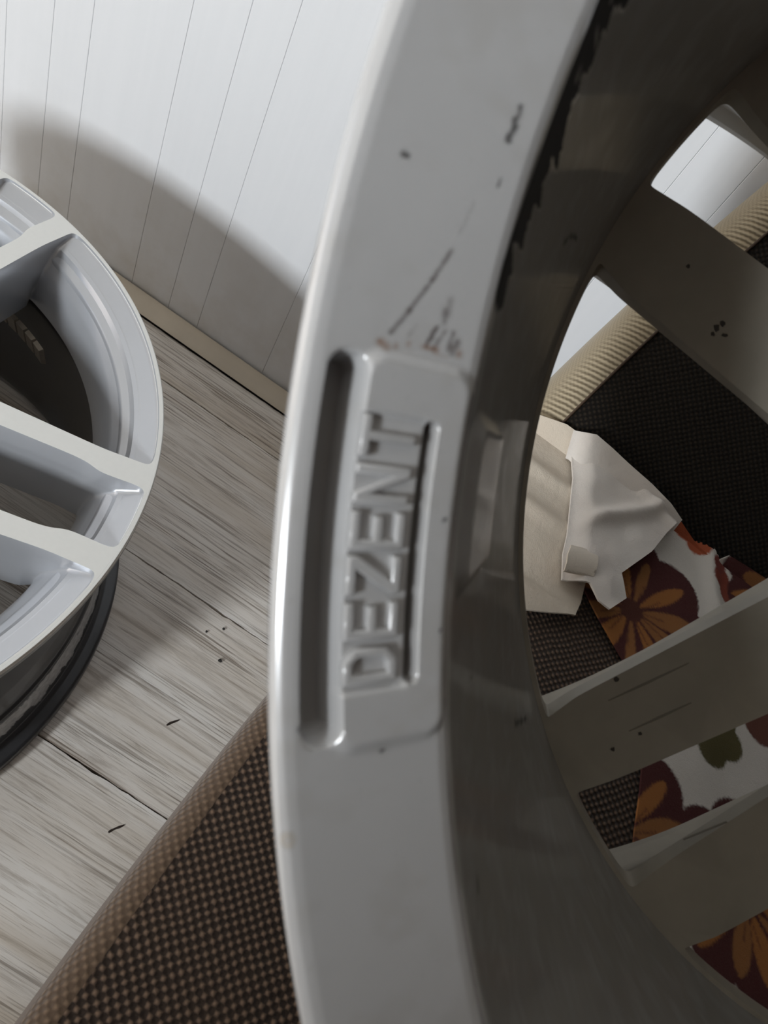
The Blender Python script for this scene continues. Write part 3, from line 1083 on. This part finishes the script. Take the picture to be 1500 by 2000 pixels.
for i, (cx_, cy_, r_) in enumerate(((.1306, .0677, .0012), (.1288, .0689, .0010), (.1318, .0659, .0008), (.1281, .0654, .0009), (.1396, .0860, .0007), (.1580, -.0414, .0010), (.1588, -.0642, .0008), (.1504, -.0590, .0007))):
    q_ = random.Random(100 + i)
    patch('lacquer_chip', [(cx_ + r_ * q_.uniform(.5, 1.2) * math.cos(a_), cy_ + r_ * q_.uniform(.5, 1.2) * math.sin(a_)) for a_ in np.linspace(0, 2 * math.pi, 9, endpoint=False)], M_CHIP)
for pts in ([(.1606, -.0483), (.1492, -.0427), (.1358, -.0359)], [(.1539, -.0582), (.1441, -.0534), (.1346, -.0487)], [(.1357, -.0939), (.1222, -.0877)]):
    up_, dn_ = [], []
    for i, (x_, y_) in enumerate(pts):
        w_ = 0.0004 if 0 < i < len(pts) - 1 else 0.00015
        up_.append((x_ + w_ * .45, y_ + w_))
        dn_.append((x_ - w_ * .45, y_ - w_))
    patch('casting_line', up_ + dn_[::-1], M_CASTLINE)

# the wheel lying face up on the floor
lying = empty('alloy_wheel', 'silver alloy wheel lying face up on the floor beside the white wall', 'wheel', Matrix.Translation((-0.324, 0.178, 0.0)), 'alloy wheels')
build_wheel(lying, 50.8, False)
# centre cap and stick-on balance weights
V, F = [], []
cp_ = [(0.0, .197), (.020, .197), (.028, .1955), (.0315, .193), (.0325, .188), (.0325, .17)]
for r, z in cp_[1:]:
    V += [(r * math.cos(t_), r * math.sin(t_), z) for t_ in np.linspace(0, 2 * math.pi, 40, endpoint=False)]
V.append((0, 0, .197))
c0 = len(V) - 1
for i in range(len(cp_) - 2):
    F += [(i * 40 + (j + 1) % 40, i * 40 + j, (i + 1) * 40 + j, (i + 1) * 40 + (j + 1) % 40) for j in range(40)]
F += [(c0, j, (j + 1) % 40) for j in range(40)]
cap_me = mesh_from('centre_cap', V, F, [M_SILVER], sharp=30, tint=np.ones((len(V), 3)))
obj('centre_cap', cap_me, lying)


def weight(root, th0, z0, zc1, gap=0.0):
    """small rectangular stick-on weight on the inside of the barrel"""
    V = []
    for dz in (0.0, 0.001, 0.016, 0.017):
        for da in (0.0, 0.15, 2.75, 2.9):
            edge_ = dz in (0.0, 0.017) or da in (0.0, 2.9)
            z = z0 + dz
            rc = .2171 - (.2171 - .1895) * (z - .013) / .137
            r = rc - (0.0006 if edge_ else 0.0042)
            a_ = math.radians(th0 + da)
            V.append((r * math.cos(a_), r * math.sin(a_), z))
    F = [(i * 4 + j, i * 4 + j + 1, (i + 1) * 4 + j + 1, (i + 1) * 4 + j) for i in range(3) for j in range(3)]
    me = mesh_from('balance_weight', V, F, [M_LEAD], smooth=False)
    fix_normals(me)
    obj('balance_weight', me, root, label='tan stick-on balance weight')


for q in range(5):
    weight(lying, 66.0 + 3.3 * q, 0.118, 0)

# ------------------------------------------------------------------ printed cloth on the seat
ORI = np.array((0.17, -0.10, SEAT))


def surf(X, s, h):
    if s < 0:
        return (X, GJ + s, SEAT + h)
    return (X, GJ + KB[0] * s - KB[1] * h, SEAT + KB[1] * s + KB[0] * h)


MAROON, OCHRE, OCHRE2, RED, WHITE = (0.070, 0.013, 0.014), (0.37, 0.145, 0.036), (0.30, 0.125, 0.038), (0.40, 0.085, 0.03), (0.74, 0.70, 0.64)
FLOWERS = [  # centre X, s; petal radius; lobe radius; turn
    (0.168, -0.081, 0.040, 0.060, 0.2), (0.268, 0.006, 0.034, 0.050, 0.7), (0.262, -0.196, 0.032, 0.048, 1.1), (0.190, -0.205, 0.034, 0.052, 0.4), (0.36, -0.10, 0.034, 0.052, 0.0),
    (0.36, -0.27, 0.034, 0.052, 0.5), (0.46, -0.02, 0.034, 0.052, 0.9), (0.47, -0.19, 0.034, 0.052, 0.3), (0.57, -0.11, 0.034, 0.052, 0.8), (0.28, -0.33, 0.034, 0.052, 0.2), (0.58, -0.28, .034, .052, .6)]
BERRIES = [(0.187, 0.004, .010, RED), (0.198, -0.001, .009, RED), (0.178, 0.004, .008, RED), (0.220, -0.014, .0075, (0.25, 0.05, 0.03)), (0.227, -0.022, .007, (0.28, 0.06, 0.035)), (0.216, -0.006, .006, (0.2, .04, .03)),
           (0.226, 0.006, .008, MAROON), (0.233, -0.028, .006, (0.22, .05, .03)), (0.232, -0.132, .010, (0.10, .085, .03)), (0.241, -0.122, .010, (0.10, .085, .03)), (0.237, -0.112, .008, (0.10, .085, .03)),
           (0.262, -0.094, .015, (0.14, .05, .035)), (0.275, -0.088, .012, (0.14, .05, .035)), (0.256, -0.083, .011, (0.14, .05, .035)), (0.300, -0.14, .012, RED), (0.31, -0.15, .010, RED)]


def print_colour(X, S):
    c = np.empty(X.shape + (3,))
    c[...] = WHITE

    def lay(m, col):
        c[...] = c * (1 - m[..., None]) + np.array(col) * m[..., None]
    e = 0.0005
    for bx, by, r, col in BERRIES:
        lay(sstep(r - np.hypot(X - bx, S - by), -e, e), col)
    for (fx_, fy_, rp, rl, tn) in FLOWERS:
        dx, dy = X - fx_, S - fy_
        r = np.hypot(dx, dy)
        a_ = np.arctan2(dy, dx)
        # scalloped maroon ground of eight lobes
        lobe = np.zeros_like(r)
        for q in range(8):
            b_ = tn + q * math.pi / 4
            lobe = np.maximum(lobe, sstep(0.0185 * rl / .052 - np.hypot(dx - .62 * rl * math.cos(b_), dy - .62 * rl * math.sin(b_)), -e, e))
        lobe = np.maximum(lobe, sstep(.64 * rl - r, -e, e))
        lay(lobe, MAROON)
        for q in range(11):
            b_ = tn + 0.15 + q * 2 * math.pi / 11
            ln = rp * (1.0 + 0.16 * math.sin(q * 2.7))
            ca, sa = math.cos(b_), math.sin(b_)
            al, ac = dx * ca + dy * sa, -dx * sa + dy * ca
            t_ = np.clip((al - 0.006) / ln, 0, 1)
            wd = 0.0064 * np.sqrt(np.maximum(np.sin(np.pi * np.clip(t_ ** 1.35, 0, 1)), 0)) * (0.75 + .25 * math.cos(q * 1.9))
            pm = sstep(wd - np.abs(ac), -e, e) * (t_ > 0) * (t_ < 1)
            lay(pm, OCHRE if q % 2 else OCHRE2)
            vein = sstep(0.0005 - np.abs(ac + 0.002 * math.sin(q)), -e, e) * (t_ > 0) * (t_ < 0.45)
            lay(0.6 * vein, MAROON)
        lay(sstep(0.0075 - r, -e, e), (0.085, 0.022, 0.014))
    return c


def cloth_piece(name, outline_, step, height, colour, parent, label=None, thick=0.0012):
    O = dens(outline_ + [outline_[0]], step)[:-1]
    lo, hi = O.min(0), O.max(0)
    gx, gy = np.meshgrid(np.arange(lo[0], hi[0], step), np.arange(lo[1], hi[1], step))
    G = np.stack([gx.ravel(), gy.ravel()], -1)
    G = G + (NR.rand(*G.shape) - .5) * step * .3
    G = G[in_poly(G, O)]
    d = np.sqrt(((G[:, None, :] - O[None, ::2, :]) ** 2).sum(-1)).min(1) if len(G) * len(O) < 4e7 else np.ones(len(G))
    G = G[d > step * .55]
    pts = np.concatenate([O, G])
    ed = [(i, (i + 1) % len(O)) for i in range(len(O))]
    vs2, _, fs2, _, _, _ = delaunay_2d_cdt([Vector(q) for q in pts], ed, [], 0, 1e-7)
    P = np.array([tuple(v_) for v_ in vs2])
    T = np.array([tuple(f) for f in fs2])
    T = T[in_poly(P[T].mean(1), O)]
    A = P[T]
    area = (A[:, 1, 0] - A[:, 0, 0]) * (A[:, 2, 1] - A[:, 0, 1]) - (A[:, 2, 0] - A[:, 0, 0]) * (A[:, 1, 1] - A[:, 0, 1])
    T[area < 0] = T[area < 0][:, ::-1]
    h = height(P[:, 0], P[:, 1])
    W = np.array([surf(x_, s_, h_) for (x_, s_), h_ in zip(P, h)])
    W2 = np.array([surf(x_, s_, h_ - thick) for (x_, s_), h_ in zip(P, h)])
    n = len(P)
    # rim walls
    cnt = {}
    for t_ in T:
        for a_, b_ in ((t_[0], t_[1]), (t_[1], t_[2]), (t_[2], t_[0])):
            cnt[(a_, b_)] = 1
    rim = [(a_, b_) for (a_, b_) in cnt if (b_, a_) not in cnt]
    faces = [tuple(t_) for t_ in T] + [tuple(n + i for i in t_[::-1]) for t_ in T] + [(b_, a_, a_ + n, b_ + n) for a_, b_ in rim]
    col = colour(P[:, 0], P[:, 1])
    me = mesh_from(name, np.concatenate([W, W2]) - ORI, faces, [M_CLOTH], tint=np.concatenate([col, col]), sharp=60)
    return obj(name, me, parent, **({'label': label} if label else {}))


cloth = empty('bed_sheet', 'white cotton sheet with orange and maroon flowers, corner folded, lying on the brown sofa', 'sheet', Matrix.Translation(ORI))


def h_floral(X, S):
    w = 0.0024 + 0.0020 * vnoise(X * 28 + 5, S * 22 + 9, 51) + 0.0012 * vnoise(X * 70 + 5, S * 60 + 9, 52)
    up = 0.014 * sstep(S, -0.030, 0.008) * (0.5 + 0.5 * vnoise(X * 20, S * 0 + 2, 53))
    fold = 0.010 * np.exp(-((X - 0.214 + 0.35 * (S + 0.02)) / 0.007) ** 2) * sstep(S, -0.07, -0.02)
    return w + up * 0.4 + fold * .4


cloth_piece('printed_side', [(0.118, -0.070), (0.150, -0.100), (0.159, -0.107), (0.171, -0.116), (0.192, -0.150), (0.196, -0.18), (0.200, -0.238), (0.40, -0.24), (0.62, -0.235), (0.62, 0.012), (0.40, 0.016),
                             (0.30, 0.014), (0.234, 0.011), (0.219, 0.010), (0.213, 0.001), (0.199, 0.003), (0.177, 0.011), (0.14, 0.008)], 0.00125, h_floral, print_colour, cloth,
            'printed side with ochre and maroon flowers')


def white_tone(X, S):
    a_ = vnoise(X * 45 + 9, S * 45 + 9, 61)
    b_ = vnoise(X * 130 + 9, S * 130 + 9, 62)
    f = (0.6 * a_ + 0.4 * b_)[..., None]
    return np.array((0.80, 0.755, 0.70)) * (1 - f * 0.5) + np.array((0.70, 0.61, 0.55)) * f * 0.5


def h_low(X, S):
    return 0.0045 + 0.0025 * vnoise(X * 40, S * 30, 63) + 0.002 * np.exp(-((S + 0.060) / 0.006) ** 2) + 0.0025 * np.exp(-((S + 0.030) / 0.006) ** 2) + 0.0016 * sstep(S, -0.109, -0.114)


cloth_piece('white_underside', [(0.066, 0.012), (0.087, 0.018), (0.104, 0.018), (0.122, -0.030), (0.135, -0.075), (0.137, -0.100), (0.136, -0.111), (0.115, -0.125), (0.090, -0.142), (0.076, -0.09), (0.066, -0.04)],
            0.0022, h_low, lambda X, S: white_tone(X, S) * np.array((0.94, 0.88, 0.78)), cloth, 'cream underside along the left edge')


def h_up(X, S):
    base = 0.0125 + 0.004 * vnoise(X * 30, S * 25, 64) + 0.0016 * vnoise(X * 90 + 2, S * 80, 65)
    # two soft ridges running to the corner at the back cushion
    d1 = (X - 0.140) * 0.72 - (S + 0.030) * 0.69
    base = base + 0.0055 * np.exp(-(d1 / 0.005) ** 2) * sstep(X, 0.112, 0.13) * sstep(-X, -0.168, -0.155)
    d2 = (X - 0.150) * 0.35 + (S + 0.004) * 0.93
    base = base + 0.004 * np.exp(-(d2 / 0.004) ** 2) * sstep(X, 0.135, 0.15)
    d = np.full(X.shape, 1.0)
    pl = [(0.092, 0.017), (0.0985, -0.001), (0.106, -0.021), (0.115, -0.066), (0.1165, -0.081), (0.121, -0.098)]
    for p, q in zip(pl[:-1], pl[1:]):
        d = np.minimum(d, dseg(X, S, p, q)[0])
    return 0.0095 + (base - 0.0095) * sstep(d, 0.0, 0.012)


cloth_piece('folded_corner', [(0.092, 0.017), (0.104, 0.022), (0.116, 0.021), (0.131, 0.019), (0.150, 0.017), (0.166, 0.014), (0.178, 0.010), (0.1775, 0.001), (0.165, -0.042), (0.150, -0.073), (0.157, -0.087),
                              (0.149, -0.102), (0.1415, -0.101), (0.134, -0.094), (0.121, -0.098), (0.1165, -0.081), (0.115, -0.066), (0.106, -0.021), (0.0985, -0.001)],
            0.0016, h_up, white_tone, cloth, 'white folded-over corner')
# the turned-up hem at the tip of the fold


def h_hem(X, S):
    t_ = np.clip((S + 0.0725 - (X - 0.132) * 0.4) / -0.0190, 0, 1)
    return 0.0125 + 0.0058 * np.sqrt(np.maximum(np.sin(np.pi * (0.12 + 0.80 * t_)), 0))


cloth_piece('turned_hem', [(0.1165, -0.0785), (0.1240, -0.0748), (0.1325, -0.0722), (0.1335, -0.080), (0.1345, -0.0890), (0.1260, -0.0935), (0.1180, -0.0975), (0.1155, -0.088)],
            0.0011, h_hem, lambda X, S: white_tone(X, S) * np.array((0.98, 0.95, 0.88)), cloth, 'turned-up cream hem')

# ------------------------------------------------------------------ debris on the floor


def sliver(loc, turn, length, width, label, seed):
    r = random.Random(seed)
    V, F = [], []
    n = 7
    for i in range(n):
        t_ = i / (n - 1)
        w = width * (0.25 + math.sin(math.pi * min(1, 0.15 + t_ * 0.8)) * 0.5) * r.uniform(.75, 1.2)
        bend = 0.12 * width * math.sin(t_ * 5)
        xx = (t_ - .5) * length
        V += [(xx, bend - w / 2, 0.0002), (xx, bend, 0.0002 + w * 0.55), (xx, bend + w / 2, 0.0002)]
    for i in range(n - 1):
        for j in range(3):
            F.append((i * 3 + j, (i + 1) * 3 + j, (i + 1) * 3 + (j + 1) % 3, i * 3 + (j + 1) % 3))
    F += [(0, 1, 2), ((n - 1) * 3 + 2, (n - 1) * 3 + 1, (n - 1) * 3)]
    me = mesh_from('bark_sliver', V, F, [M_DEBRIS], smooth=False)
    fix_normals(me)
    o = obj('bark_sliver', me, None, label=label, category='debris', group='bark slivers on the floor')
    o.location = (loc[0], loc[1], 0.0)
    o.rotation_euler = (0, 0, turn)


sliver((-0.0105, 0.2272), math.radians(60), 0.0108, 0.0026, 'dark bark sliver on pale floor planks, the one nearer the wall', 1)
sliver((0.0003, 0.1426), math.radians(58), 0.0116, 0.0024, 'dark bark sliver on pale floor planks, the one nearer the sofa edge', 2)


def crumb(loc, size, label, seed):
    r = random.Random(seed)
    bm = bmesh.new()
    bmesh.ops.create_icosphere(bm, subdivisions=1, radius=size)
    for v_ in bm.verts:
        v_.co *= r.uniform(.7, 1.25)
        v_.co.z *= 0.6
    zmin = min(v_.co.z for v_ in bm.verts)
    for v_ in bm.verts:
        v_.co.z -= zmin
    me = bpy.data.meshes.new('grit_crumb')
    bm.to_mesh(me)
    bm.free()
    me.materials.append(M_GUM)
    o = obj('grit_crumb', me, None, label=label, category='debris', group='grit crumbs on the floor')
    o.location = (loc[0], loc[1], 0)


crumb((-0.0083, 0.2917), 0.0019, 'black grit crumb on pale planks, largest of the three crumbs beside the lying wheel', 3)
crumb((-0.0317, 0.3069), 0.0012, 'small black crumb on the floor, leftmost of the three grit crumbs', 4)
crumb((-0.0214, 0.3177), 0.0012, 'small black crumb on the floor, nearest the wall of the three grit crumbs', 5)
